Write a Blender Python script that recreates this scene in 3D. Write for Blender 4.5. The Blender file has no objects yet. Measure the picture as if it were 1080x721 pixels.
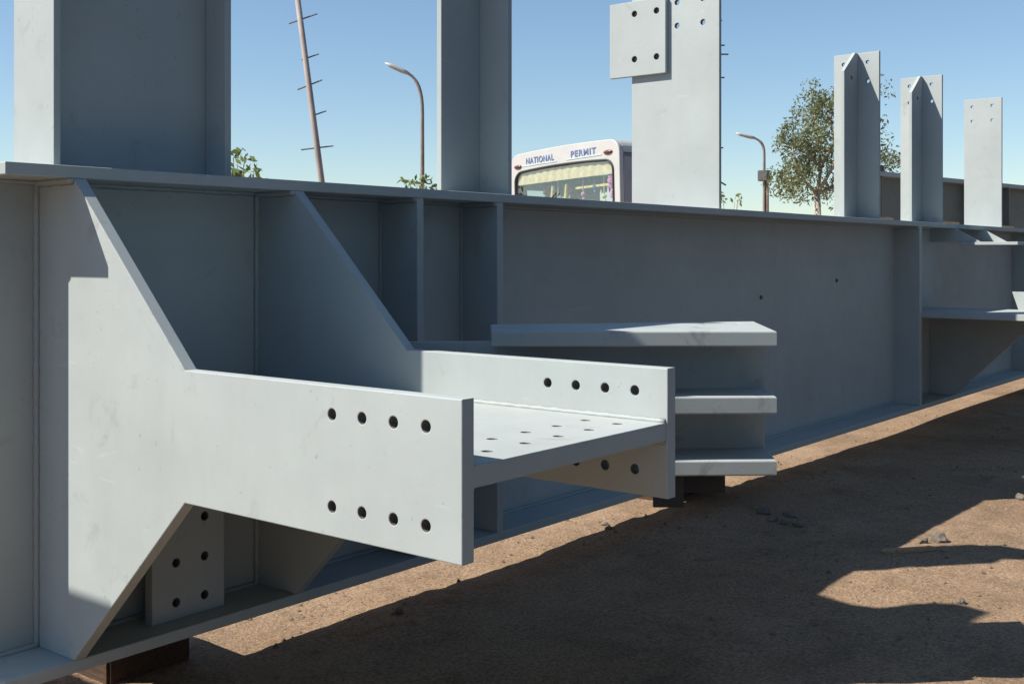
import bpy, bmesh, math, random
from mathutils import Matrix, Vector, noise

S = bpy.context.scene
COL = S.collection
R = math.radians
GZ = -0.27                      # ground level; z = 0 is the underside of the girder

# ------------------------------------------------------------------ camera
YAW = 38.597
cd = bpy.data.cameras.new("camera")
cd.sensor_width = 36.0
cd.lens = 1198.98 / 1080 * 36.0
cd.shift_y = -(360.5 - 268.6) / 1080
cd.clip_start, cd.clip_end = 0.05, 3000
cam = bpy.data.objects.new("camera", cd)
cam.location = (0, -3.522, 1.402)
cam.rotation_euler = (R(90), 0, R(YAW - 90))
COL.objects.link(cam)
S.camera = cam

# ------------------------------------------------------------------ sky, sun, exposure
SUN = Vector((-0.71, 0.61, 1.0)).normalized()          # direction towards the sun
w = bpy.data.worlds.new("World")
S.world = w
w.use_nodes = True
nt = w.node_tree
sky = nt.nodes.new("ShaderNodeTexSky")
sky.sky_type = 'NISHITA'
sky.sun_disc = False
sky.sun_elevation = math.asin(SUN.z)
sky.sun_rotation = math.atan2(SUN.x, SUN.y) % (2 * math.pi)
sky.altitude = 0
sky.air_density = 1.0
sky.dust_density = 0.15
sky.ozone_density = 1.6
tint = nt.nodes.new("ShaderNodeMix")
tint.data_type = 'RGBA'
tint.blend_type = 'MULTIPLY'
tint.inputs[0].default_value = 1.0
tint.inputs[7].default_value = (0.92, 0.99, 1.03, 1)
nt.links.new(sky.outputs[0], tint.inputs[6])
nt.links.new(tint.outputs[2], nt.nodes["Background"].inputs[0])
nt.nodes["Background"].inputs[1].default_value = 0.082
sl = bpy.data.lights.new("sun", 'SUN')
sl.energy = 5.0
sl.angle = R(0.53)
sl.color = (1.0, 0.935, 0.835)
so = bpy.data.objects.new("sun", sl)
so.rotation_euler = SUN.to_track_quat('Z', 'Y').to_euler()
so.location = (-10, 10, 20)
COL.objects.link(so)
S.view_settings.view_transform = 'Standard'
S.view_settings.look = 'None'
S.view_settings.gamma = 1
S.view_settings.exposure = 0.66
S.cycles.use_denoising = True
S.cycles.max_bounces = 8

# ------------------------------------------------------------------ material helpers
class N:
    """tiny node-graph helper"""
    def __init__(s, name, rough=0.5, metal=0.0, spec=0.5):
        s.m = bpy.data.materials.new(name)
        s.m.use_nodes = True
        s.t = s.m.node_tree
        s.b = s.t.nodes["Principled BSDF"]
        s.b.inputs["Roughness"].default_value = rough
        s.b.inputs["Metallic"].default_value = metal
        s.b.inputs["Specular IOR Level"].default_value = spec
        s.tc = None
    def coord(s, scale=(1, 1, 1), kind="Object"):
        if s.tc is None:
            s.tc = s.t.nodes.new("ShaderNodeTexCoord")
        mp = s.t.nodes.new("ShaderNodeMapping")
        mp.inputs["Scale"].default_value = scale
        s.t.links.new(s.tc.outputs[kind], mp.inputs[0])
        return mp.outputs[0]
    def noise(s, scale, detail=4, rough=0.55, vec=None, dist=0.0):
        n = s.t.nodes.new("ShaderNodeTexNoise")
        n.inputs["Scale"].default_value = scale
        n.inputs["Detail"].default_value = detail
        n.inputs["Roughness"].default_value = rough
        n.inputs["Distortion"].default_value = dist
        s.t.links.new(vec if vec is not None else s.coord(), n.inputs["Vector"])
        return n.outputs["Fac"]
    def ramp(s, fac, stops):
        r = s.t.nodes.new("ShaderNodeValToRGB")
        e = r.color_ramp.elements
        while len(e) < len(stops):
            e.new(0.5)
        for el, (p, c) in zip(e, stops):
            el.position = p
            el.color = (c[0], c[1], c[2], 1) if hasattr(c, '__len__') else (c, c, c, 1)
        s.t.links.new(fac, r.inputs[0])
        return r.outputs[0]
    def mix(s, a, b, fac, mode='MIX'):
        n = s.t.nodes.new("ShaderNodeMix")
        n.data_type = 'RGBA'
        n.blend_type = mode
        for sock, v in ((n.inputs[6], a), (n.inputs[7], b), (n.inputs[0], fac)):
            if hasattr(v, 'node'):
                s.t.links.new(v, sock)
            elif hasattr(v, '__len__'):
                sock.default_value = (v[0], v[1], v[2], 1)
            else:
                sock.default_value = v
        return n.outputs[2]
    def color(s, sock):
        if hasattr(sock, 'node'):
            s.t.links.new(sock, s.b.inputs["Base Color"])
        else:
            s.b.inputs["Base Color"].default_value = (*sock, 1)
        return s
    def rough(s, sock):
        s.t.links.new(sock, s.b.inputs["Roughness"])
        return s
    def bump(s, h, strength=0.3, dist=0.01):
        n = s.t.nodes.new("ShaderNodeBump")
        n.inputs["Strength"].default_value = strength
        n.inputs["Distance"].default_value = dist
        s.t.links.new(h, n.inputs["Height"])
        s.t.links.new(n.outputs[0], s.b.inputs["Normal"])
        return s

def paint(name, base, rough=0.5, stain=(0.20, 0.18, 0.15), dirt=0.59):
    """shop primer on steel: cloudy coats, faint vertical runs, grime and scuffs"""
    n = N(name, rough, 0.0, 0.3)
    cloud = n.ramp(n.noise(1.7, 6, 0.6), [(0.28, [c * 0.90 for c in base]), (0.74, [c * 1.06 for c in base])])
    runs = n.ramp(n.noise(1.5, 6, 0.65, n.coord((3, 3, 0.5)), 0.5), [(0.3, 0.965), (0.7, 1.02)])
    c = n.mix(cloud, runs, 1.0, 'MULTIPLY')
    grime = n.ramp(n.noise(6.5, 8, 0.72, None, 0.6), [(dirt, 0.0), (dirt + 0.15, 0.38 if dirt > 0.57 else 0.55)])
    c = n.mix(c, stain, grime)
    fleck = n.ramp(n.noise(46, 3, 0.5), [(0.69, 0.0), (0.75, 0.5)])
    c = n.mix(c, [x * 0.55 for x in base], fleck)
    scr = n.ramp(n.noise(5, 2, 0.4, n.coord((0.5, 0.8, 5.0)), 1.5), [(0.71, 0.0), (0.77, 0.28)])
    c = n.mix(c, [min(1, x * 1.25) for x in base], scr)
    # chipped and rubbed arrises
    bv = n.t.nodes.new("ShaderNodeBevel")
    bv.samples = 4
    bv.inputs["Radius"].default_value = 0.007
    ge = n.t.nodes.new("ShaderNodeNewGeometry")
    dt = n.t.nodes.new("ShaderNodeVectorMath")
    dt.operation = 'DOT_PRODUCT'
    n.t.links.new(bv.outputs[0], dt.inputs[0])
    n.t.links.new(ge.outputs["Normal"], dt.inputs[1])
    edge = n.ramp(dt.outputs["Value"], [(0.80, 1.0), (0.97, 0.0)])
    chip = n.ramp(n.noise(17, 6, 0.75), [(0.52, 0.0), (0.60, 0.75)])
    c = n.mix(c, (0.11, 0.075, 0.055), n.mix((0, 0, 0), edge, chip))
    n.color(c)
    n.rough(n.ramp(n.noise(12, 4), [(0.3, rough - 0.08), (0.7, rough + 0.12)]))
    n.bump(n.noise(150, 4, 0.6), 0.10, 0.003)
    return n.m

def plain(name, col, rough=0.6, metal=0.0, var=0.12, scale=9.0, bump=0.0):
    n = N(name, rough, metal)
    n.color(n.ramp(n.noise(scale, 5, 0.6), [(0.3, [c * (1 - var) for c in col]), (0.7, [min(1, c * (1 + var)) for c in col])]))
    if bump:
        n.bump(n.noise(scale * 8, 4, 0.6), bump, 0.01)
    return n.m

M = {}
M['paint'] = paint("grey_primer", (0.378, 0.418, 0.418), 0.62)
M['paint_worn'] = paint("grey_primer_worn", (0.36, 0.398, 0.398), 0.66, (0.10, 0.105, 0.11), 0.56)
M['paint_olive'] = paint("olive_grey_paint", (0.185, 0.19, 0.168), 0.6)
M['weld'] = plain("weld_paint", (0.37, 0.41, 0.41), 0.62, 0, 0.06, 40, 0.5)
M['hole'] = plain("bare_drilled_steel", (0.13, 0.12, 0.112), 0.6, 0.2, 0.3, 120, 0.3)
M['wood'] = (lambda n: n.color(n.ramp(n.noise(5, 7, 0.65, n.coord((14, 1.2, 14)), 0.7),
              [(0.25, (0.035, 0.02, 0.012)), (0.55, (0.08, 0.042, 0.023)), (0.8, (0.13, 0.075, 0.042))]))
              .bump(n.noise(9, 6, 0.7, n.coord((14, 1.2, 14))), 0.5, 0.01).m)(N("sleeper_wood", 0.85))
M['plank'] = (lambda n: n.color(n.ramp(n.noise(6, 6, 0.65, n.coord((1.2, 12, 12)), 0.5),
              [(0.25, (0.25, 0.15, 0.09)), (0.6, (0.42, 0.29, 0.18)), (0.85, (0.52, 0.40, 0.28))]))
              .bump(n.noise(9, 6, 0.7, n.coord((1.2, 12, 12))), 0.4, 0.01).m)(N("plank_wood", 0.85))
M['stone'] = plain("stone", (0.15, 0.128, 0.11), 0.9, 0, 0.35, 14, 0.6)
M['crumb'] = plain("soil_crumbs", (0.17, 0.127, 0.092), 0.95, 0, 0.5, 3)
M['galv'] = plain("weathered_pole_steel", (0.25, 0.20, 0.175), 0.6, 0.2, 0.25, 5)
M['concrete_pole'] = plain("pale_pole", (0.33, 0.28, 0.25), 0.75, 0, 0.18, 3, 0.2)
M['dark_iron'] = plain("dark_iron", (0.10, 0.10, 0.105), 0.55, 0.4)
M['white_lamp'] = plain("lamp_white", (0.42, 0.42, 0.41), 0.4)
M['truck_white'] = plain("truck_white_paint", (0.47, 0.465, 0.455), 0.35, 0, 0.05, 4)
M['truck_grey'] = plain("truck_side_grey", (0.30, 0.29, 0.32), 0.5, 0, 0.12, 4)
M['shed'] = plain("blue_fill_paint", (0.045, 0.115, 0.20), 0.7, 0, 0.2, 2)  # blue chosen to tint the fill bounced off the added shed
M['rubber'] = plain("black_rubber", (0.03, 0.03, 0.032), 0.7)
M['interior'] = plain("cab_interior", (0.10, 0.11, 0.13), 0.8)
M['yellow'] = plain("yellow_cloth", (0.72, 0.62, 0.24), 0.8, 0, 0.2, 25)
M['cream'] = plain("cream_cloth", (0.70, 0.60, 0.36), 0.8, 0, 0.15, 20)
M['tassel'] = plain("grey_tassels", (0.17, 0.165, 0.175), 0.9, 0, 0.45, 60)
M['pink'] = plain("pink_flowers", (0.72, 0.30, 0.55), 0.8, 0, 0.4, 40)
M['blue_ink'] = plain("blue_lettering", (0.12, 0.18, 0.34), 0.5)
M['red_lens'] = plain("dark_red_lens", (0.16, 0.045, 0.04), 0.3)
M['skyblue_panel'] = plain("pale_blue_sun_film", (0.45, 0.60, 0.66), 0.4)
M['bed'] = plain("truck_bed_brown", (0.30, 0.17, 0.09), 0.7)
def glass_mat():
    n = N("windscreen_glass", 0.03)
    out = n.t.nodes["Material Output"]
    tr = n.t.nodes.new("ShaderNodeBsdfTransparent")
    tr.inputs[0].default_value = (0.93, 0.95, 0.95, 1)
    gl = n.t.nodes.new("ShaderNodeBsdfGlossy")
    gl.inputs["Roughness"].default_value = 0.03
    lw = n.t.nodes.new("ShaderNodeLayerWeight")
    lw.inputs[0].default_value = 0.5
    fr = n.t.nodes.new("ShaderNodeMapRange")
    fr.inputs[1].default_value, fr.inputs[2].default_value = 0.0, 1.0
    fr.inputs[3].default_value, fr.inputs[4].default_value = 0.05, 0.28
    n.t.links.new(lw.outputs["Facing"], fr.inputs[0])
    mx = n.t.nodes.new("ShaderNodeMixShader")
    n.t.links.new(fr.outputs[0], mx.inputs[0])
    n.t.links.new(tr.outputs[0], mx.inputs[1])
    n.t.links.new(gl.outputs[0], mx.inputs[2])
    n.t.links.new(mx.outputs[0], out.inputs[0])
    return n.m
M['glass'] = glass_mat()
def leaf_mat(name, a, b):
    n = N(name, 0.6)
    n.color(n.ramp(n.noise(1.6, 4, 0.6), [(0.3, a), (0.7, b)]))
    out = n.t.nodes["Material Output"]
    tl = n.t.nodes.new("ShaderNodeBsdfTranslucent")
    tl.inputs[0].default_value = (*[min(1, x * 1.3) for x in b], 1)
    mx = n.t.nodes.new("ShaderNodeMixShader")
    mx.inputs[0].default_value = 0.3
    n.t.links.new(n.b.outputs[0], mx.inputs[1])
    n.t.links.new(tl.outputs[0], mx.inputs[2])
    n.t.links.new(mx.outputs[0], out.inputs[0])
    return n.m
M['leaf'] = leaf_mat("dusty_leaves", (0.07, 0.092, 0.036), (0.20, 0.215, 0.095))
M['leaf_sprig'] = leaf_mat("green_leaves", (0.07, 0.12, 0.03), (0.17, 0.22, 0.06))
M['bark'] = plain("pale_bark", (0.36, 0.31, 0.25), 0.9, 0, 0.3, 6, 0.4)

def ground_mat():
    n = N("sandy_soil", 0.95, 0, 0.2)
    base = n.ramp(n.noise(0.9, 8, 0.65), [(0.28, (0.238, 0.160, 0.102)), (0.55, (0.290, 0.200, 0.130)), (0.8, (0.332, 0.238, 0.162))])
    grit = n.ramp(n.noise(62, 5, 0.8), [(0.33, 0.50), (0.50, 1.0), (0.67, 1.5)])
    c = n.mix(base, grit, 1.0, 'MULTIPLY')
    vo = n.t.nodes.new("ShaderNodeTexVoronoi")
    vo.inputs["Scale"].default_value = 75
    n.t.links.new(n.coord(), vo.inputs["Vector"])
    speck = n.ramp(vo.outputs["Color"], [(0.10, 0.55), (0.35, 1.0), (0.75, 1.0), (0.95, 1.3)])
    c = n.mix(c, speck, 0.35, 'MULTIPLY')
    c = n.mix(c, n.ramp(n.noise(2.2, 6, 0.7, None, 0.6), [(0.30, 0.72), (0.52, 1.0), (0.72, 1.12)]), 1.0, 'MULTIPLY')
    damp = n.ramp(n.noise(3.3, 6, 0.7, None, 0.4), [(0.58, 0.0), (0.75, 0.45)])
    c = n.mix(c, (0.10, 0.068, 0.047), damp)
    n.color(c)
    h = n.mix(vo.outputs["Distance"], n.noise(15, 9, 0.82), 0.85)
    n.bump(h, 0.75, 0.025)
    return n.m
M['ground'] = ground_mat()

# ------------------------------------------------------------------ object helpers
def tag(o, label=None, cat=None, group=None, kind=None):
    for k, v in (('label', label), ('category', cat), ('group', group), ('kind', kind)):
        if v:
            o[k] = v
    return o

def thing(name, loc, label, cat, group=None, rot=(0, 0, 0)):
    o = bpy.data.objects.new(name, None)
    o.location = loc
    o.rotation_euler = rot
    o.empty_display_size = 0.2
    COL.objects.link(o)
    return tag(o, label, cat, group)

ORIG = {}          # world placement of each Empty, so children can be given in world coordinates
def adopt(o, parent, local=False):
    if parent is None:
        return o
    o.parent = parent
    if not local:
        p, mw = parent, Matrix.Identity(4)
        chain = []
        while p is not None:
            chain.append(p)
            p = p.parent
        for q in reversed(chain):
            mw = mw @ (q.matrix_parent_inverse if q.parent else Matrix.Identity(4)) @ Matrix.LocRotScale(q.location, q.rotation_euler, q.scale)
        o.matrix_parent_inverse = mw.inverted()
    return o

def add(name, mesh, mat, parent=None, local=False, smooth=False):
    o = bpy.data.objects.new(name, mesh)
    if mat is not None:
        if len(mesh.materials) > 1:
            mesh.materials[0] = mat
        else:
            mesh.materials.clear()
            mesh.materials.append(mat)
    if smooth:
        for p in mesh.polygons:
            p.use_smooth = True
    COL.objects.link(o)
    return adopt(o, parent, local)

def bm_add(name, bm, mat, parent=None, local=False, smooth=False):
    me = bpy.data.meshes.new(name)
    bm.to_mesh(me)
    bm.free()
    return add(name, me, mat, parent, local, smooth)

def circle(x, y, r, n=20):
    return [(x + r * math.cos(2 * math.pi * i / n), y + r * math.sin(2 * math.pi * i / n)) for i in range(n)]

def plate_mesh(outline, holes, thick, mtx, bevel=0.003):
    """flat steel plate with real drilled holes and softened arrises"""
    cu = bpy.data.curves.new("plate", 'CURVE')
    cu.dimensions = '2D'
    cu.fill_mode = 'BOTH'
    cu.extrude = thick / 2 - bevel
    cu.bevel_depth = bevel
    cu.bevel_resolution = 1
    cu.offset = -bevel
    for pts in [outline] + [circle(*h) for h in holes]:
        sp = cu.splines.new('POLY')
        sp.points.add(len(pts) - 1)
        for p, q in zip(sp.points, pts):
            p.co = (q[0], q[1], 0, 1)
        sp.use_cyclic_u = True
    ob = bpy.data.objects.new("plate", cu)
    COL.objects.link(ob)
    dg = bpy.context.evaluated_depsgraph_get()
    me = bpy.data.meshes.new_from_object(ob.evaluated_get(dg))
    bpy.data.objects.remove(ob)
    bpy.data.curves.remove(cu)
    if holes:
        me.materials.append(None)
        me.materials.append(M['hole'])
        for p in me.polygons:
            if abs(p.normal.z) < 0.5 and any((p.center.x - h[0]) ** 2 + (p.center.y - h[1]) ** 2 < (h[2] * 1.15) ** 2 for h in holes):
                p.material_index = 1
    for p in me.polygons:
        p.use_smooth = p.material_index == 1
    me.transform(mtx)
    return me

def MX(x):  # outline in (Y, Z), plate normal along X
    return Matrix(((0, 0, 1, x), (1, 0, 0, 0), (0, 1, 0, 0), (0, 0, 0, 1)))
def MY(y):  # outline in (X, Z)
    return Matrix(((1, 0, 0, 0), (0, 0, -1, y), (0, 1, 0, 0), (0, 0, 0, 1)))
def MZ(z):  # outline in (X, Y)
    return Matrix.Translation((0, 0, z))
def rect(x0, x1, y0, y1):
    return [(x0, y0), (x1, y0), (x1, y1), (x0, y1)]

def plate(name, outline, thick, mtx, parent, holes=(), mat='paint', bevel=0.003, local=False):
    return add(name, plate_mesh(outline, holes, thick, mtx, bevel), M[mat], parent, local)

def box_bm(bm, x0, x1, y0, y1, z0, z1, mtx=None, bevel=0.0):
    t = bmesh.new()
    bmesh.ops.create_cube(t, size=1)
    for v in t.verts:
        v.co = Vector((x0 + (v.co.x + .5) * (x1 - x0), y0 + (v.co.y + .5) * (y1 - y0), z0 + (v.co.z + .5) * (z1 - z0)))
    if bevel:
        bmesh.ops.bevel(t, geom=t.edges[:], offset=bevel, segments=2, affect='EDGES')
    if mtx is not None:
        bmesh.ops.transform(t, matrix=mtx, verts=t.verts)
    me = bpy.data.meshes.new("t")
    t.to_mesh(me)
    t.free()
    bm.from_mesh(me)
    bpy.data.meshes.remove(me)
    return bm

def box(name, x0, x1, y0, y1, z0, z1, mat, parent=None, bevel=0.004, mtx=None, local=False):
    return bm_add(name, box_bm(bmesh.new(), x0, x1, y0, y1, z0, z1, mtx, bevel), M[mat], parent, local)

def tube_bm(bm, pts, radii, n=10, cap=True):
    pts = [Vector(p) for p in pts]
    rings = []
    ref = Vector((0.123, 0.91, 0.39)).normalized()
    for i, p in enumerate(pts):
        d = (pts[min(i + 1, len(pts) - 1)] - pts[max(i - 1, 0)]).normalized()
        a = d.cross(ref)
        if a.length < 0.1:
            a = d.cross(Vector((1, 0, 0)))
        a.normalize()
        b = d.cross(a)
        r = radii[i] if hasattr(radii, '__len__') else radii
        rings.append([bm.verts.new(p + a * r * math.cos(2 * math.pi * k / n) + b * r * math.sin(2 * math.pi * k / n)) for k in range(n)])
    for r0, r1 in zip(rings, rings[1:]):
        for k in range(n):
            bm.faces.new((r0[k], r0[(k + 1) % n], r1[(k + 1) % n], r1[k]))
    if cap:
        bm.faces.new(rings[0][::-1])
        bm.faces.new(rings[-1])
    return bm

def prism(name, a, b, u, v, mat, parent):
    """triangular weld fillet from point a to b with legs u and v"""
    bm = bmesh.new()
    a, b, u, v = map(Vector, (a, b, u, v))
    steps = max(6, int((b - a).length / 0.02))
    rings = []
    for i in range(steps + 1):
        p = a.lerp(b, i / steps)
        s = 1.05 + 0.13 * noise.noise(p * 19) + 0.10 * math.sin(i * 1.9)
        mid = (u * 0.58 + v * 0.58) * s
        rings.append([bm.verts.new(p), bm.verts.new(p + u * s), bm.verts.new(p + mid), bm.verts.new(p + v * s)])
    for r0, r1 in zip(rings, rings[1:]):
        for k in range(4):
            bm.faces.new((r0[k], r0[(k + 1) % 4], r1[(k + 1) % 4], r1[k]))
    bm.faces.new(rings[0]); bm.faces.new(rings[-1][::-1])
    bmesh.ops.recalc_face_normals(bm, faces=bm.faces)
    return bm_add(name, bm, M[mat], parent, smooth=True)

def cam_point(u, depth, z=None, v=None):
    """world point seen at photo column u (1080 wide) at a distance along the view axis; height from z or row v"""
    a = (u - 540) / 1198.98
    th = R(YAW)
    x = depth * (math.cos(th) + a * math.sin(th))
    y = -3.522 + depth * (math.sin(th) - a * math.cos(th))
    if z is None:
        z = 1.402 - (v - 268.6) / 1198.98 * depth
    return Vector((x, y, z))

# ------------------------------------------------------------------ ground: one sheet to the horizon
def lines(a, b, fine, lo, hi):
    v = []
    x = a
    while x <= b:
        v.append(x); x += fine
    s, x = fine, v[-1]
    while x < hi:
        s *= 1.35; x += s; v.append(min(x, hi))
    s, x = fine, v[0]
    while x > lo:
        s *= 1.35; x -= s; v.insert(0, max(x, lo))
    return v
gx = lines(1.6, 9.0, 0.028, -900, 1500)
gy = lines(-3.0, 1.2, 0.028, -900, 1500)
verts, faces = [], []
for y in gy:
    for x in gx:
        d = max(abs(x - 5), abs(y))
        f = 1.0 if d < 30 else 0.0
        p = Vector((x, y, 0))
        z = 0.0
        if f:
            z = 0.020 * noise.noise(p * 0.9) + 0.010 * noise.noise(p * 3.1) + 0.006 * noise.noise(p * 9.0)
            z += 0.004 * max(0, noise.noise(p * 17 + Vector((9, 3, 1))))
        verts.append((x, y, GZ + z))
nx = len(gx)
for j in range(len(gy) - 1):
    for i in range(nx - 1):
        k = j * nx + i
        faces.append((k, k + 1, k + nx + 1, k + nx))
me = bpy.data.meshes.new("ground")
me.from_pydata(verts, [], faces)
tag(add("ground", me, M['ground'], smooth=True), kind="structure")

def gz(x, y):
    p = Vector((x, y, 0))
    return GZ + 0.020 * noise.noise(p * 0.9) + 0.010 * noise.noise(p * 3.1) + 0.006 * noise.noise(p * 9.0)

# unseen asphalt strip added to cut warm ground bounce onto the girder
me = bpy.data.meshes.new("bounce_cut_road")
rx = [-60 + 4 * i for i in range(46)]
rv, rf = [], []
for x in rx:
    e = -3.25 + 0.12 * noise.noise(Vector((x * .7, 0, 2)))
    rv += [(x, -7.9, GZ + 0.035), (x, e, GZ + 0.035), (x, e + 0.10, GZ - 0.05)]
for i in range(len(rx) - 1):
    for k in range(2):
        rf.append((i * 3 + k, i * 3 + 3 + k, i * 3 + 4 + k, i * 3 + 1 + k))
me.from_pydata(rv, [], rf)
tag(add("bounce_cut_road", me, plain("dark_asphalt", (0.05, 0.052, 0.056), 0.9, 0, 0.3, 12, 0.4)), kind="structure")

# ------------------------------------------------------------------ the main plate girder
D, HW, FT = 1.70, 0.25, 0.042
X0, X1 = 1.824, 21.0
G = thing("steel_girder", (X0, HW, 0),
          "long grey painted steel plate girder with bolted brackets and upright posts, filling the foreground", "girder")
web = plate("web", rect(X0, X1, FT, D - FT), 0.024, MY(HW), G)
plate("top_flange", rect(X0, X1, 0, 2 * HW), FT, MZ(D - FT / 2), G, bevel=0.004)
plate("bottom_flange", rect(X0, X1, 0, 2 * HW), FT, MZ(FT / 2), G, bevel=0.004)
ZB, ZT = FT + 0.0005, D - FT - 0.0005
WY = HW - 0.012                                  # front face of the web
for sx, th in ((3.755, 0.042), (4.325, 0.046), (10.345, 0.06), (14.2, 0.05), (17.0, 0.05)):
    plate("stiffener", rect(0.004, WY, ZB, ZT), th, MX(sx), G)
# small lifting holes / marks on the web: two bolt stubs
for bx, bz in ((7.62, 1.09), (9.0, 1.19)):
    bm = bmesh.new()
    tube_bm(bm, [(bx, WY + 0.002, bz), (bx, WY - 0.012, bz)], 0.014, 10)
    bm_add("bolt_stub", bm, M['dark_iron'], G)

# --- perpendicular bracket: a horizontal plate between two shaped side plates
YE, YK, KT, KB = -1.723, -0.615, 1.054, 0.654
def side_outline(wy=WY):
    return [(wy, ZB), (0.002, ZB), (YK, KB), (YE, KB), (YE, KT), (YK, KT), (0.002, ZT), (wy, ZT)]
flange_holes = [(y, z, 0.0155) for y in (-1.604, -1.492, -1.378, -1.264) for z in (0.978, 0.733)]
brk = plate("bracket", rect(2.1066, 3.0176, YE + 0.004, WY), 0.056, MZ(0.860), G,
            holes=[(x, y, 0.0155) for x in (2.29, 2.452, 2.605, 2.757, 2.908) for y in (-1.612, -1.495)])
plate("side_plate", side_outline(), 0.045, MX(2.084), brk, holes=flange_holes)
plate("side_plate", side_outline(), 0.047, MX(3.0415), brk, holes=flange_holes)
wl = 0.012
prism("weld_seam", (3.018, YE + 0.008, 0.888), (3.018, WY, 0.888), (-wl, 0, 0), (0, 0, wl), 'weld', brk)
prism("weld_seam", (2.1065, YE + 0.008, 0.888), (2.1065, WY, 0.888), (wl, 0, 0), (0, 0, wl), 'weld', brk)
prism("weld_seam", (3.018, YE + 0.008, 0.832), (3.018, WY, 0.832), (-wl, 0, 0), (0, 0, -wl), 'weld', brk)
prism("weld_seam", (2.1065, YE + 0.008, 0.832), (2.1065, WY, 0.832), (wl, 0, 0), (0, 0, -wl), 'weld', brk)
# welds of the side plates to web and flanges
for px in (2.0615, 3.018):
    prism("weld_seam", (px, WY, ZB), (px, WY, ZT), (-0.016, 0, 0), (0, -0.016, 0), 'weld', brk)
    prism("weld_seam", (px, 0.0, ZT), (px, WY, ZT), (-0.02, 0, 0), (0, 0, -0.02), 'weld', brk)
for px in (2.1065, 3.065):
    prism("weld_seam", (px, WY, ZB), (px, WY, ZT), (0.014, 0, 0), (0, -0.014, 0), 'weld', brk)
# bolted gusset standing on the bottom flange inside the bracket
plate("gusset_plate", rect(2.43, 2.752, ZB, 0.83), 0.045, MY(0.125), G,
      holes=[(x, z, 0.0165) for x in (2.534, 2.661) for z in (0.106, 0.254, 0.406)])
for sx in (3.776, 4.348, 10.375):
    prism("weld_seam", (sx, WY, ZB), (sx, WY, ZT), (0.012, 0, 0), (0, -0.012, 0), 'weld', G)
for sx in (3.734, 4.302, 10.315):
    prism("weld_seam", (sx, WY, ZB), (sx, WY, ZT), (-0.012, 0, 0), (0, -0.012, 0), 'weld', G)
    prism("weld_seam", (sx, 0.004, ZT), (sx, WY, ZT), (-0.022, 0, 0), (0, 0, -0.022), 'weld', G)
# web to flange weld runs
prism("weld_seam", (X0, WY, ZT), (X1, WY, ZT), (0, -0.014, 0), (0, 0, -0.014), 'weld', G)
prism("weld_seam", (X0, WY, ZB), (X1, WY, ZB), (0, -0.014, 0), (0, 0, 0.014), 'weld', G)

# --- second bracket of the same kind further along
b2 = plate("bracket", rect(10.376, 11.28, -1.72, WY), 0.056, MZ(0.860), G)
plate("side_plate", [(WY, ZB), (0.002, ZB), (YK, KB), (YE, KB), (YE, KT), (-0.53, KT), (-0.585, 0.889), (-0.585, 0.83), (WY, 0.83)], 0.045, MX(11.303), b2)
sh = plate("shelf", rect(11.28, 12.32, -0.58, -0.06), 0.03, MZ(1.510), G)
for rx in (11.305, 12.25):
    plate("rib", [(WY, 1.526), (-0.24, 1.526), (-0.01, ZT), (WY, ZT)], 0.022, MX(rx), sh)

# --- skew bracket: welded section with three horizontal plates, running out at an angle from the far side plate
A, B, C, Dk = Vector((3.305, -0.785)), Vector((3.99, -1.62)), Vector((4.52, -1.262)), Vector((3.64, -0.50))
mid0, midE = (A + Dk) / 2, (B + C) / 2
ud = (midE - mid0).normalized()
back = mid0 - ud * ((mid0.x - 3.0655) / ud.x)      # meets the side plate
Lw = midE - back
sw_m = Matrix.Translation((back.x, back.y, 0)) @ Matrix.Rotation(math.atan2(Lw.y, Lw.x), 4, 'Z')
skw = add("skew_bracket", plate_mesh(rect(0.02, Lw.length - 0.004, 0.60, 1.06), [], 0.035, sw_m @ MY(0)), M['paint_worn'], G)
hl = [((C + (B - C) * f - ud * d).x, (C + (B - C) * f - ud * d).y, 0.015) for f in (0.2, 0.34) for d in (0.10, 0.24)]
plate("flange_plate", [A, B, C, Dk], 0.059, MZ(1.0835), skw, mat='paint_worn', bevel=0.006, holes=hl)
def to_side(p):
    q = p - ud * ((p.x - 3.0655) / ud.x)
    return q
for zc, tk in ((0.832, 0.066), (0.595, 0.058)):
    plate("flange_plate", [to_side(A), B, C, to_side(Dk)], tk, MZ(zc), skw, mat='paint_worn', bevel=0.006)
sh_m = Matrix.Translation((A.x, A.y, 0)) @ Matrix.Rotation(math.atan2((B - A).y, (B - A).x), 4, 'Z')
plate("hanger_plate", rect(0.70, 0.922, 0.462, 0.5655), 0.03, sh_m @ MY(0.20), skw, mat='rubber')  # black colour stands in for the shade on both hanging steel plates
plate("hanger_plate", rect(0.62, 0.735, 0.437, 0.5655), 0.03, sh_m @ MY(0.06), skw, mat='rubber')

# --- H-section column at the near end
ZC0, ZC1 = D + 0.0005, 3.30
colw = plate("column", rect(2.0855, 2.7715, ZC0, ZC1), 0.022, MY(0.26), G)
plate("column_flange", rect(0.125, 0.395, ZC0, ZC1), 0.026, MX(2.072), colw)
plate("column_flange", rect(0.125, 0.395, ZC0, ZC1), 0.030, MX(2.787), colw)
plate("splice_or_shadow_plate", [(2.36, 2.465), (3.33, 2.565), (3.27, 2.63), (3.02, 2.92), (2.90, 3.13), (2.93, 3.41), (2.87, 3.57), (2.66, 3.82), (2.36, 3.82)],
      0.02, MY(0.55), colw)  # unseen plate added, outlined to cast the stepped ground shadow
plate("cleat_plate", rect(0.3955, 0.5395, 2.65, 3.29), 0.02, MX(2.60), colw)  # unseen cleat added to carry the shadow-casting plate

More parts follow.
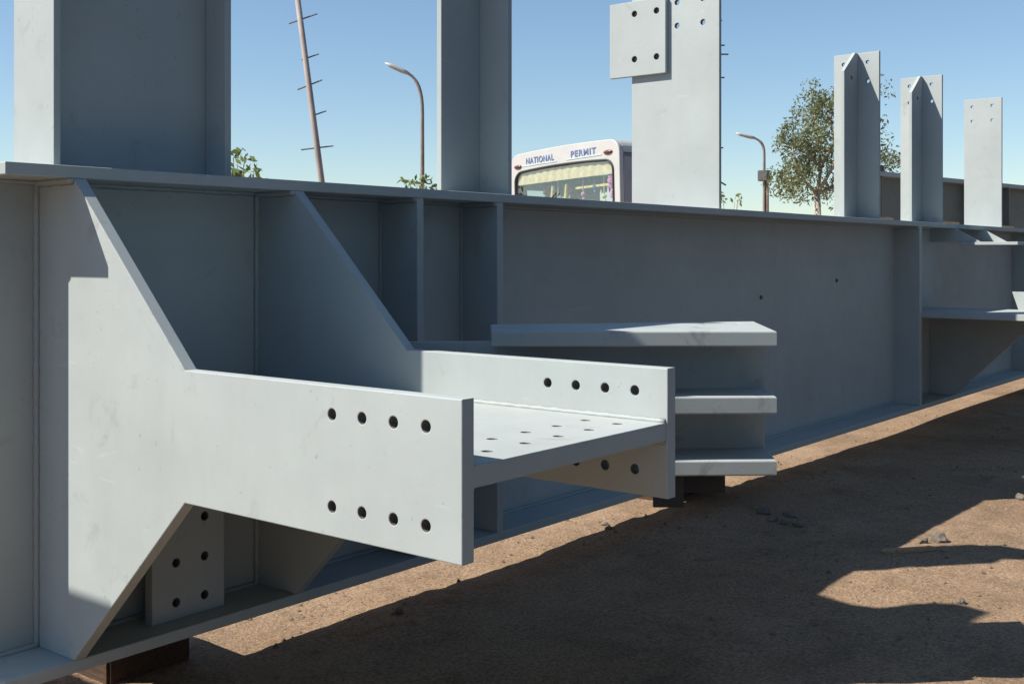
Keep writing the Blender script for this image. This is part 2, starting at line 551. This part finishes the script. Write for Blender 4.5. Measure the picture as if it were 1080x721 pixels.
# --- tall post with its bolted splice plate
def post_holes(ys, zs, r=0.018):
    return [(y, z, r) for y in ys for z in zs]
tall = plate("post", rect(0.045, 0.718, ZC0, 3.47), 0.03, MX(6.65), G,
             holes=post_holes((0.165, 0.36), (2.932, 3.088, 3.3), 0.019))
plate("splice_or_shadow_plate", rect(0.43, 0.877, 2.622, 3.134), 0.034, MX(6.6175), tall,
      holes=post_holes((0.50, 0.675), (2.737, 3.047), 0.021))

# --- T-section posts with pointed fins
ph = post_holes((0.15, 0.362), (2.88, 3.04), 0.0165)
def t_post(x, fin=True):
    p = plate("post", rect(0.05, 0.45, ZC0, 3.125), 0.03, MX(x), G, holes=ph)
    if fin:
        plate("fin_plate", [(x - 0.31, ZC0), (x - 0.016, ZC0), (x - 0.016, 3.122), (x - 0.07, 3.122), (x - 0.31, 2.94)], 0.03, MY(0.25), p,
              holes=[(x - 0.15, 2.90, 0.0165)])
    return p
t_post(4.46); t_post(9.47); t_post(11.09); t_post(13.08, False)

# ------------------------------------------------------------------ packing under the girder
def sleeper(x0, x1, y0, y1, z0, z1, label):
    o = box("timber_sleeper", x0, x1, y0, y1, z0, z1, 'wood', None, 0.012)
    return tag(o, label, "timber", "timber sleepers under the girder")
sleeper(2.46, 2.84, 0.44, 2.4, GZ - 0.02, -0.001, "red brown timber sleeper under the near end of the girder")
sleeper(6.62, 6.90, 0.42, 2.1, GZ - 0.02, -0.001, "dark timber sleeper under the girder behind the white bracket end")
sleeper(6.94, 7.19, 0.42, 2.1, GZ - 0.02, -0.001, "dark timber sleeper under the girder below the angled bracket")


# ------------------------------------------------------------------ boards lying on the far side of the top flange
def board(x0, x1, y, mat, label):
    bm = box_bm(bmesh.new(), x0, x1, y, y + 0.09, D + 0.001, D + 0.055, None, 0.005)
    tag(bm_add("wooden_board", bm, M[mat]), label, "board", "boards lying on the girder")
board(9.75, 10.75, 0.40, 'plank', "pale board lying on the girder between the two pointed posts")
board(11.35, 12.75, 0.40, 'plank', "orange brown board lying on the girder left of the plain post")
board(13.35, 14.9, 0.40, 'plank', "brown board lying on the girder right of the plain post")

# ------------------------------------------------------------------ second girder standing behind
P1 = cam_point(912, 18.55, 0); dirv = Vector((math.cos(R(YAW - 46.9)), math.sin(R(YAW - 46.9)), 0))
G2 = thing("steel_girder", (P1.x, P1.y, GZ), "deep olive grey girder standing in the background behind the pointed posts", "girder",
           rot=(0, 0, math.atan2(dirv.y, dirv.x)))
z0, z1 = 0.08, 2.79 - GZ
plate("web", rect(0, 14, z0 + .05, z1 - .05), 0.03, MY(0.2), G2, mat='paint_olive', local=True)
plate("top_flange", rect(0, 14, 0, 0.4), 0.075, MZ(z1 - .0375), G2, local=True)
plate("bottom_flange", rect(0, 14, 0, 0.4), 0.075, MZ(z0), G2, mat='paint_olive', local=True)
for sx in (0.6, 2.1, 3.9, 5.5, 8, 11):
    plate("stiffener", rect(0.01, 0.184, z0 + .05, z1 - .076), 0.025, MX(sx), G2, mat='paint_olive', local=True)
box("packing_block", 0.30, 0.72, 0.05, 0.35, z1 + 0.001, z1 + 0.11, 'stone', G2, local=True)

# ------------------------------------------------------------------ unseen beam added to shade the foot of the near bracket
bm = bmesh.new()
G3 = thing("shade_beam", (0.55, 2.2, GZ), "unseen grey beam added left of the girder end to cast a shadow", "beam")
plate("web", rect(0.95, 4.2, GZ + .05, 2.16), 0.02, MX(0.60), G3)
plate("flange", rect(0.5, 0.7, 0.95, 4.2), 0.03, MZ(2.18), G3)
plate("flange", rect(0.4, 0.8, 0.95, 4.2), 0.03, MZ(GZ + .03), G3)

# ------------------------------------------------------------------ unseen shed added to block sky light and bounce blue fill
SH = thing("sky_block_shed", (4, -8.2, GZ), "long unseen blue shed added to block sky and give blue fill", "shed")
bm = bmesh.new()
cols = []
nw = 260
for i in range(nw + 1):
    x = -26 + 60 * i / nw
    y = -8.2 + 0.03 * (1 if i % 4 in (0, 1) else -1)
    cols.append([bm.verts.new((x, y + t, z)) for z, t in ((GZ, 0), (9.0, 0), (9.0, -.05), (GZ, -.05))])
for a, b in zip(cols, cols[1:]):
    for k in range(4):
        bm.faces.new((a[k], a[(k + 1) % 4], b[(k + 1) % 4], b[k]))
bmesh.ops.recalc_face_normals(bm, faces=bm.faces)
bm_add("wall", bm, M['shed'], SH)
box("roof", -26.4, 34.4, -22.0, -7.6, 9.01, 9.13, 'shed', SH, 0)
for dx in (-18, -2, 14):
    d = box("door", dx, dx + 5, -8.16, -8.10, GZ, 5.2, 'dark_iron', SH)
    box("handle", dx + 4.6, dx + 4.66, -8.10, -8.06, 0.7, 1.1, 'galv', d)

# ------------------------------------------------------------------ truck cab behind the girder
TO = cam_point(597, 14.7, GZ)
T_SCALE = (1, 1, 0.945)
T = thing("truck", TO, "white truck with decorated windscreen parked behind the girder", "truck", rot=(0, R(-1.8), R(-104)))
T.scale = T_SCALE
def tb(name, x0, x1, y0, y1, z0, z1, mat, parent=T, bevel=0.01):
    return box(name, x0, x1, y0, y1, z0, z1, mat, parent, bevel, local=True)
TH = 3.27
CW = 1.10
def rounded(hw, zlo, zhi, rr, n=6, crown=0.0):
    pts = [(-hw, zlo), (hw, zlo)]
    for cx, a0 in ((hw - rr, 0), (-hw + rr, 90)):
        for i in range(n + 1):
            a = R(a0 + 90 * i / n)
            pts.append((cx + rr * math.cos(a), zhi - rr + rr * math.sin(a)))
    out = []
    for i, (x, z) in enumerate(pts):
        out.append((x, z + (crown * (1 - (x / hw) ** 2) if z > zhi - rr - .001 else 0)))
    # extra points along the crowned top
    top_r, top_l = out[2 + n], out[3 + n]
    extra = [(top_r[0] + (top_l[0] - top_r[0]) * t, zhi + crown * (1 - ((top_r[0] + (top_l[0] - top_r[0]) * t) / hw) ** 2)) for t in (0.15, .3, .45, .6, .75, .9)]
    return out[:3 + n] + extra + out[3 + n:]
# cab front skin with the windscreen opening
wso = rounded(0.985, 1.35, 2.975, 0.13, 5, 0.035)
cabo = rounded(CW, 0.75, TH - 0.03, 0.17, 6, 0.03)
def ring_plate(name, outer, inner, thick, mtx, mat, parent):
    cu = bpy.data.curves.new("p", 'CURVE'); cu.dimensions = '2D'; cu.fill_mode = 'BOTH'
    cu.extrude = thick / 2 - 0.012; cu.bevel_depth = 0.012; cu.bevel_resolution = 2; cu.offset = -0.012
    for pts in (outer, inner):
        if not pts: continue
        sp = cu.splines.new('POLY'); sp.points.add(len(pts) - 1)
        for p, q in zip(sp.points, pts): p.co = (q[0], q[1], 0, 1)
        sp.use_cyclic_u = True
    ob = bpy.data.objects.new("p", cu); COL.objects.link(ob)
    me = bpy.data.meshes.new_from_object(ob.evaluated_get(bpy.context.evaluated_depsgraph_get()))
    bpy.data.objects.remove(ob)
    me.transform(mtx)
    return add(name, me, M[mat], parent, local=True)
cab = ring_plate("cab", cabo, wso, 0.07, MY(0.035), 'truck_white', T)
# cab shell: roof, sides, back, floor
bm = bmesh.new()
depth = 1.6
ro = [p for p in cabo if p[1] > 2.0]
inner = [(x * 0.95, z - 0.05) for x, z in ro]
rings = []
for y in (0.072, depth):
    s = 1.0 if y < 1 else 0.985
    rings.append(([bm.verts.new((x * s, y, z)) for x, z in ro], [bm.verts.new((x * s, y, z)) for x, z in inner]))
(o0, i0), (o1, i1) = rings
for a, b in ((o0, o1), (i1, i0)):
    for k in range(len(a) - 1):
        bm.faces.new((a[k], a[k + 1], b[k + 1], b[k]))
for k in range(len(o0) - 1):
    bm.faces.new((o0[k], i0[k], i0[k + 1], o0[k + 1])); bm.faces.new((o1[k], o1[k + 1], i1[k + 1], i1[k]))
bmesh.ops.recalc_face_normals(bm, faces=bm.faces)
bm_add("roof", bm, M['truck_white'], cab, local=True)
for sgn in (-1, 1):
    x = sgn * (CW - 0.03)
    d = ring_plate("side_panel", [(0.075, 0.75), (depth, 0.75), (depth, 3.02), (0.075, 3.02)],
                   [(0.25, 1.75), (1.05, 1.75), (1.05, 2.75), (0.25, 2.75)], 0.05, MX(x), 'truck_grey', cab)
    tb("side_window", x - 0.006, x + 0.006, 0.25, 1.05, 1.75, 2.75, 'glass', d, 0)
    bmm = bmesh.new()
    tube_bm(bmm, [(sgn * CW, 0.12, 2.35), (sgn * (CW + .16), 0.02, 2.30), (sgn * (CW + .16), 0.02, 1.75), (sgn * CW, .1, 1.7)], 0.012, 6)
    mh = bm_add("mirror_arm", bmm, M['dark_iron'], cab, local=True)
    tb("mirror", sgn * (CW + .10), sgn * (CW + .22), -0.02, 0.01, 1.8, 2.15, 'dark_iron', mh)
tb("back_wall", -0.40, CW - .06, depth - .05, depth, 0.75, 3.05, 'interior', cab, 0)
tb("back_wall", -CW + .06, -0.40, depth - .05, depth, 0.75, 1.8, 'interior', cab, 0)
tb("dashboard", -1.03, 1.03, 0.10, 0.55, 1.05, 1.62, 'interior', cab, 0.04)
tb("seat", -0.95, -0.30, 1.0, 1.45, 1.2, 2.25, 'interior', cab, 0.08)
tb("seat", 0.30, 0.95, 1.0, 1.45, 1.2, 2.12, 'interior', cab, 0.08)
tb("windscreen", -0.99, 0.99, 0.010, 0.016, 1.34, 2.985, 'glass', cab, 0)
# rubber seal
bm = bmesh.new()
tube_bm(bm, [(x, 0.0, z) for x, z in wso + wso[:1]], 0.018, 6, False)
bm_add("window_seal", bm, M['rubber'], cab, local=True)
# decorations behind the glass
def cloth(name, x0, x1, ztop, zbot, y, mat, seg=60, amp=0.02, jag=0.0):
    b = bmesh.new()
    rows = []
    for i in range(seg + 1):
        x = x0 + (x1 - x0) * i / seg
        yy = y + amp * math.sin(i * 1.3)
        zz = zbot + jag * (0.5 + 0.5 * math.sin(i * 2.2)) * random.random()
        rows.append([b.verts.new((x, yy + t, z)) for z, t in ((ztop, 0), (zz, 0), (zz, .012), (ztop, .012))])
    for r0, r1 in zip(rows, rows[1:]):
        for k in range(4):
            b.faces.new((r0[k], r0[(k + 1) % 4], r1[(k + 1) % 4], r1[k]))
    bmesh.ops.recalc_face_normals(b, faces=b.faces)
    return bm_add(name, b, M[mat], cab, local=True)
random.seed(4)
cloth("valance", -0.95, 0.95, 2.99, 2.80, 0.024, 'cream', 60, 0.005)
cloth("fringe", -0.62, 0.95, 2.82, 2.58, 0.22, 'tassel', 90, 0.012, 0.16)
cloth("ribbon", 0.15, 0.86, 2.69, 2.66, 0.10, 'yellow', 30, 0.005)
for cx in (-0.30, -0.02):
    bm = bmesh.new()
    tube_bm(bm, [(cx + .03, 0.07, 2.74), (cx, 0.08, 2.5), (cx - .02, 0.07, 2.1)], [0.02, 0.035, 0.03], 8)
    bm_add("hanging_cloth", bm, M['yellow'], cab, local=True)
for sgn, zz in ((-1, 2.6), (1, 2.82)):
    bm = bmesh.new()
    for i in range(60):
        p = Vector((sgn * (0.90 + random.uniform(-.05, .04)), 0.09 + random.uniform(-.02, .03), random.uniform(1.85, zz)))
        bmesh.ops.create_icosphere(bm, subdivisions=1, radius=random.uniform(.03, .055), matrix=Matrix.Translation(p))
    bm_add("flower_garland", bm, M['pink'], cab, local=True)
for cx, cz, cm in ((-0.20, 2.55, 'truck_white'), (0.07, 2.64, 'red_lens'), (0.30, 2.58, 'pink'), (-0.47, 2.66, 'red_lens'), (0.70, 2.52, 'yellow'), (0.52, 2.66, 'blue_ink')):
    bm = bmesh.new()
    tube_bm(bm, [(cx, 0.10, 2.82), (cx, 0.10, cz)], 0.008, 6)
    bmesh.ops.create_icosphere(bm, subdivisions=2, radius=0.032, matrix=Matrix.Translation((cx, 0.10, cz)))
    bmesh.ops.create_icosphere(bm, subdivisions=2, radius=0.022, matrix=Matrix.Translation((cx + .01, 0.10, cz - .06)))
    bm_add("hanging_charm", bm, M[cm], cab, local=True)
bm = bmesh.new()
tube_bm(bm, [(-0.42, -0.01, 2.42), (-0.10, -0.02, 2.62)], 0.011, 6)
tube_bm(bm, [(-0.38, -0.012, 2.42), (-0.16, -0.022, 2.56)], 0.006, 6)
bm_add("wiper", bm, M['rubber'], cab, local=True)
for cx in (-0.92, 0.90):
    bm = bmesh.new()
    bmesh.ops.create_uvsphere(bm, u_segments=14, v_segments=8, radius=1, matrix=Matrix.Translation((cx, -0.002, 3.085 if cx > 0 else 3.065)) @ Matrix.Diagonal((0.085, 0.03, 0.028, 1)))
    bm_add("marker_lamp", bm, M['red_lens'], cab, local=True, smooth=True)
def text(body, x, z, size, mat, parent, sx=1.0):
    cu = bpy.data.curves.new("t", 'FONT'); cu.body = body; cu.size = size; cu.align_x = 'CENTER'; cu.extrude = 0.003; cu.offset = 0.002; cu.space_character = 1.18
    ob = bpy.data.objects.new("t", cu); COL.objects.link(ob)
    me = bpy.data.meshes.new_from_object(ob.evaluated_get(bpy.context.evaluated_depsgraph_get()))
    bpy.data.objects.remove(ob)
    me.transform(Matrix.Translation((x, -0.004, z)) @ Matrix.Rotation(R(90), 4, 'X') @ Matrix.Diagonal((sx, 1, 1, 1)))
    return add("lettering", me, M[mat], parent, local=True)
text("NATIONAL", -0.45, 3.09, 0.12, 'blue_ink', cab, 0.86)
text("PERMIT", 0.43, 3.09, 0.12, 'blue_ink', cab, 1.1)
tb("name_strip", -0.86, -0.10, -0.006, 0.002, 3.058, 3.072, 'skyblue_panel', cab, 0)
tb("name_strip", 0.10, 0.78, -0.006, 0.002, 3.058, 3.072, 'skyblue_panel', cab, 0)
# lower cab, bumper, chassis, bed, wheels
tb("bumper", -1.1, 1.1, -0.12, 0.05, 0.45, 0.72, 'truck_white', T, 0.03)
for sgn in (-1, 1):
    bm = bmesh.new()
    tube_bm(bm, [(sgn * .8, -0.03, 1.0), (sgn * .8, 0.05, 1.0)], 0.11, 16)
    bm_add("headlight", bm, M['white_lamp'], T, local=True)
tb("chassis", -0.45, 0.45, 0.1, 7.2, 0.55, 0.75, 'dark_iron', T)
tb("bed", -1.1, 1.1, 1.9, 7.4, 0.85, 1.25, 'bed', T)
for y in (0.9, 5.2, 6.4):
    for sgn in (-1, 1):
        bm = bmesh.new()
        tube_bm(bm, [(sgn * .82, y, 0.48), (sgn * .86, y, .48), (sgn * 1.04, y, .48), (sgn * 1.08, y, .48)], [0.44, 0.48, 0.48, 0.44], 26)
        wh = bm_add("wheel", bm, M['rubber'], T, local=True)
        bm = bmesh.new()
        tube_bm(bm, [(sgn * 1.05, y, 0.48), (sgn * 1.085, y, .48)], [0.26, 0.2], 20)
        bm_add("rim", bm, M['truck_grey'], wh, local=True)

# ------------------------------------------------------------------ street lamps and pegged poles
RT = Vector((math.sin(R(YAW)), -math.cos(R(YAW)), 0))     # to the right in the view
def lamp(u0, u_tip, v_tip, v_bend, depth, label, boxed):
    base = cam_point(u0, depth, GZ)
    top = cam_point(u0, depth, v=v_bend)
    tip = cam_point(u_tip, depth, v=v_tip)
    L = thing("street_lamp", base, label, "street lamp", "curved street lamps")
    pts = [base, base.lerp(top, .5), top]
    n = 9
    c1 = top + Vector((0, 0, (tip.z - top.z) * 0.85))
    for i in range(1, n + 1):
        t = i / n
        pts.append(top * (1 - t) ** 2 + c1 * 2 * t * (1 - t) + tip * t * t)
    bm = bmesh.new()
    tube_bm(bm, pts, [0.07, 0.052] + [0.040] * (n - 3) + [0.032] * 4, 10)
    bm_add("pole", bm, M['galv'], L, smooth=True)
    d = (pts[-1] - pts[-2]).normalized()
    bm = bmesh.new()
    tube_bm(bm, [tip - d * .1, tip + d * .05, tip + d * .35, tip + d * .5], [0.035, 0.058, 0.052, 0.015], 10)
    bm_add("lamp_head", bm, M['white_lamp'], L, smooth=True)
    if boxed:
        p = cam_point(u0 + 0.5, depth, v=185.5)
        box("junction_box", p.x - .16, p.x + .16, p.y - .16, p.y + .16, p.z - .16, p.z + .16, 'dark_iron', L, 0.02)
        q = cam_point(u0 + 3.2, depth, GZ)
        bm = bmesh.new()
        tube_bm(bm, [q, Vector((q.x, q.y, p.z - .1))], 0.05, 8)
        bm_add("cable_pipe", bm, M['galv'], L)
lamp(445.5, 427, 76, 118, 26, "curved street lamp left of the first pointed post, rusty pole", False)
lamp(806, 793, 145, 162, 34, "curved street lamp with a dark box on its pole, left of the tree", True)

def peg_pole(u0, v0, u1, v1, depth, r, pegs, label):
    a, b = cam_point(u0, depth, v=v0), cam_point(u1, depth, v=v1)
    d = (b - a)
    base = a - d * ((a.z - GZ) / d.z)
    topp = a + d * 1.9
    L = thing("utility_pole", base, label, "pole", "poles with climbing pegs")
    bm = bmesh.new()
    tube_bm(bm, [base, a, topp], [r * 1.15, r, r * .8], 12)
    bm_add("shaft", bm, M['concrete_pole'], L, smooth=True)
    for v, l, rr, tilt in pegs:
        t = (v - v0) / (v1 - v0)
        p = a + d * t
        k = depth / 1198.98
        bm = bmesh.new()
        tube_bm(bm, [p - RT * l * k + Vector((0, 0, -tilt * k * l)), p + RT * rr * k + Vector((0, 0, tilt * k * rr))], 0.014, 6)
        bm_add("climbing_peg", bm, M['dark_iron'], L)
peg_pole(339, 190, 314, 0, 20, 0.055,
         [(21, 12, 18, .35), (62, 4, 14, .35), (90, 12, 14, .4), (122, 3, 14, .35), (156, 17, 17, .12), (-20, 12, 16, .3)],
         "leaning pale pole with climbing pegs beside the near column")
peg_pole(756.5, 215, 757.5, 0, 20, 0.05,
         [(48, 8, 7, 0), (57.5, 10, 11, 0), (82, 4, 7, 0), (156, 3, 6, 0), (190, 4, 9, -.6), (207, 5, 8, 0), (22, 6, 4, 0)],
         "pegged pole almost hidden behind the tall bolted post")

# ------------------------------------------------------------------ trees and plants
def leaf_cloud(centres, n, rad, size, squash=0.8):
    bm = bmesh.new()
    for _ in range(n):
        c, cr = random.choice(centres)
        while True:
            q = Vector((random.uniform(-1, 1), random.uniform(-1, 1), random.uniform(-1, 1)))
            if q.length < 1: break
        p = c + Vector((q.x, q.y, q.z * squash)) * cr * rad
        s = size * random.uniform(0.5, 1.25)
        a = Vector((random.gauss(0, 1), random.gauss(0, 1), random.gauss(-.5, 1))).normalized()
        b = a.cross(Vector((random.gauss(0, 1), random.gauss(0, 1), random.gauss(0, 1)))).normalized()
        bm.faces.new([bm.verts.new(p + a * s), bm.verts.new(p + b * s * .38), bm.verts.new(p - a * s), bm.verts.new(p - b * s * .38)])
    return bm

def tree():
    random.seed(11)
    dep = 32
    base = cam_point(866, dep, GZ)
    L = thing("tree", base, "tall loose leafy tree standing behind the pointed posts", "tree")
    bm = bmesh.new()
    k = dep / 1198.98
    def P(u, v, off=0):
        p = cam_point(u, dep + off, v=v)
        return p
    trunk_top = P(862, 205)
    tube_bm(bm, [base, base.lerp(trunk_top, .5), trunk_top], [0.13, 0.10, 0.085], 8)
    limbs = [[(862, 205), (848, 190), (838, 170), (835, 150)], [(862, 205), (866, 175), (862, 145), (858, 112)],
             [(862, 205), (876, 180), (890, 150), (893, 110)], [(862, 205), (882, 195), (905, 175), (926, 160)],
             [(866, 175), (880, 150), (874, 120), (872, 104)], [(848, 190), (834, 192), (826, 184)],
             [(882, 195), (908, 185), (932, 176)], [(866, 180), (852, 160), (846, 138)]]
    cents = []
    for li in limbs:
        off = random.uniform(-1.2, 1.2)
        pts = [P(u, v, off * i / len(li)) for i, (u, v) in enumerate(li)]
        tube_bm(bm, pts, [0.06 * (1 - .75 * i / (len(pts) - 1)) for i in range(len(pts))], 6)
        for a, b in zip(pts[1:], pts[2:] + [pts[-1]]):
            for t in (0, .5):
                c = a.lerp(b, t)
                for _ in range(3):
                    c2 = c + Vector((random.gauss(0, .28), random.gauss(0, .28), random.gauss(0, .25)))
                    cents.append((c2, random.uniform(.18, .40)))
    for u, v in ((829, 186), (824, 196), (836, 178), (845, 140), (852, 122), (862, 110), (874, 106), (838, 160), (850, 150),
                 (868, 128), (860, 160), (872, 150), (842, 205), (850, 182), (838, 200), (884, 140), (870, 190), (880, 200),
                 (888, 95), (893, 104), (929, 128), (936, 165), (938, 175), (930, 95), (945, 168), (870, 116), (880, 112), (866, 136), (856, 130), (846, 166), (856, 172), (866, 168), (878, 164), (880, 180), (868, 205), (832, 170), (842, 152), (836, 206), (850, 208), (860, 200), (874, 208), (828, 204), (856, 192), (848, 160), (862, 140), (868, 160), (858, 178), (874, 196)):
        cents.append((P(u, v, random.uniform(-1, 1)), random.uniform(.20, .42)))
    bm_add("trunk", bm, M['bark'], L, smooth=True)
    bm_add("crown", leaf_cloud(cents, 9500, 1.0, 0.066, 1.15), M['leaf'], L)
tree()

def sprig(us, depth, label, seed, leaf=0.055, per=9):
    random.seed(seed)
    base = cam_point(us[0][0], depth, GZ)
    L = thing("shrub", base, label, "shrub", "leafy sprigs behind the girder")
    bm = bmesh.new(); cents = []
    for u, v in us:
        tip = cam_point(u, depth + random.uniform(-.3, .3), v=v)
        m = base.lerp(tip, .6) + Vector((random.gauss(0, .05), random.gauss(0, .05), .1))
        tube_bm(bm, [base, m, tip], [0.02, 0.011, 0.004], 6)
        cents.append((tip, leaf * 1.6)); cents.append((tip - Vector((0, 0, leaf * 1.6)), leaf * 1.8))
    bm_add("stem", bm, M['bark'], L)
    bm_add("foliage", leaf_cloud(cents, per * len(us), 1.0, leaf), M['leaf_sprig'], L)
sprig([(246, 166), (250, 173), (259, 164), (268, 177), (256, 181), (247, 180), (272, 184), (264, 184)], 9.5,
      "leafy green sprig poking up beside the near column", 5)
sprig([(427, 191), (433, 193), (440, 192), (448, 191), (456, 194), (446, 188)], 16, "low olive shrub at the foot of the left street lamp", 6, 0.06, 12)
sprig([(763, 206), (778, 210), (780, 204), (775, 213)], 22, "small dry shrub between the tall bolted post and the street lamp", 8, 0.06, 6)

# ------------------------------------------------------------------ stones and litter on the ground
def stone_bm(c, r, seed, flat=0.6):
    bm = bmesh.new()
    bmesh.ops.create_icosphere(bm, subdivisions=2, radius=1)
    off = Vector((seed * 3.1, seed * 1.7, seed))
    for v in bm.verts:
        n = 1 + .40 * noise.noise(v.co * 1.1 + off) + .18 * noise.noise(v.co * 3.0 + off)
        v.co = Vector((v.co.x * r[0] * n, v.co.y * r[1] * n, v.co.z * r[2] * n))
    bmesh.ops.transform(bm, matrix=Matrix.Translation(c) @ Matrix.Rotation(seed * 1.3, 4, 'Z'), verts=bm.verts)
    return bm
def ground_at(u, v):
    a = (u - 540) / 1198.98; th = R(YAW)
    dep = (1.402 - GZ) / ((v - 268.6) / 1198.98)
    return Vector((dep * (math.cos(th) + a * math.sin(th)), -3.522 + dep * (math.sin(th) - a * math.cos(th)), 0))
def stone(u, v, r, label, seed):
    p = ground_at(u, v)
    p.z = gz(p.x, p.y) + r[2] * 0.45
    tag(bm_add("stone", stone_bm(p, r, seed), M['stone']), label, "stone", "loose stones on the ground")
stone(990, 572, (.055, .040, .045), "lit wedge of stone at the end of the flat stick", 1)
stone(974, 573, (.03, .025, .022), "small pale stone beside the wedge of stone on the stick", 2)
stone(1077, 526, (.035, .03, .03), "pale stone at the right edge of the picture", 3)
stone(806, 541, (.05, .04, .035), "grey stone at the left end of the rubble in the girder's shadow", 4)
stone(815, 547, (.04, .03, .022), "flat grey stone second in the rubble in the girder's shadow", 5)
stone(833, 542, (.05, .03, .018), "long flat stone at the top of the rubble in the girder's shadow", 6)
stone(826, 550, (.028, .025, .02), "small stone low in the middle of the rubble in the girder's shadow", 7)
stone(842, 552, (.05, .03, .02), "dark stone at the right end of the rubble in the girder's shadow", 8)
stone(420, 647, (.024, .02, .018), "single pale pebble lit in the shadow below the bracket", 9)
stone(1013, 635, (.028, .02, .018), "dark stone on the edge of the column's shadow", 10)
stone(638, 555, (.03, .02, .015), "dark stone on the sunlit strip under the bracket", 11)
stone(642, 559, (.028, .02, .012), "flat dark stone against the shadow edge on the sunlit strip", 12)
# flat stick
p0, p1 = ground_at(931, 584), ground_at(984, 581)
bm = bmesh.new()
d = (p1 - p0); ln = d.length
mt = Matrix.Translation((p0.x, p0.y, gz(p0.x, p0.y) + .012)) @ Matrix.Rotation(math.atan2(d.y, d.x), 4, 'Z')
for i in range(1):
    box_bm(bm, 0, ln, -.022, .022, -.012, .008, mt, .004)
    box_bm(bm, ln * .25, ln * 1.02, -.03, -.004, -.010, .012, mt, .004)
for v in bm.verts:
    v.co.z += 0.006 * noise.noise(v.co * 5)
tag(bm_add("wooden_stick", bm, M['plank']), "flat weathered stick lying in the narrow post shadow", "stick")

# gravel and crumbs: too many to count
random.seed(21)
bm = bmesh.new()
proto = []
def crumb(bm, p, r):
    t = [Vector((random.gauss(0, 1), random.gauss(0, 1), random.gauss(0, .7))).normalized() for _ in range(6)]
    vs = [bm.verts.new(p + Vector((q.x * r * random.uniform(.6, 1.2), q.y * r * random.uniform(.6, 1.2), abs(q.z) * r * .8))) for q in
          (Vector((1, 0, -.2)), Vector((0, 1, -.2)), Vector((-1, 0, -.2)), Vector((0, -1, -.2)))]
    top = bm.verts.new(p + Vector((random.uniform(-.3, .3) * r, random.uniform(-.3, .3) * r, r * random.uniform(.5, 1))))
    for k in range(4):
        bm.faces.new((vs[k], vs[(k + 1) % 4], top))
for _ in range(12000):
    x, y = random.uniform(2.0, 16), random.uniform(-3.2, 1.6)
    if noise.noise(Vector((x * .8, y * .8, 4))) < random.uniform(-.6, .35):
        continue
    r = min(0.02, 0.0045 * random.paretovariate(2.4))
    crumb(bm, Vector((x, y, gz(x, y))), r)
tag(bm_add("gravel", bm, M['crumb']), "scattered gravel and crumbs on the sandy ground", "gravel", kind="stuff")
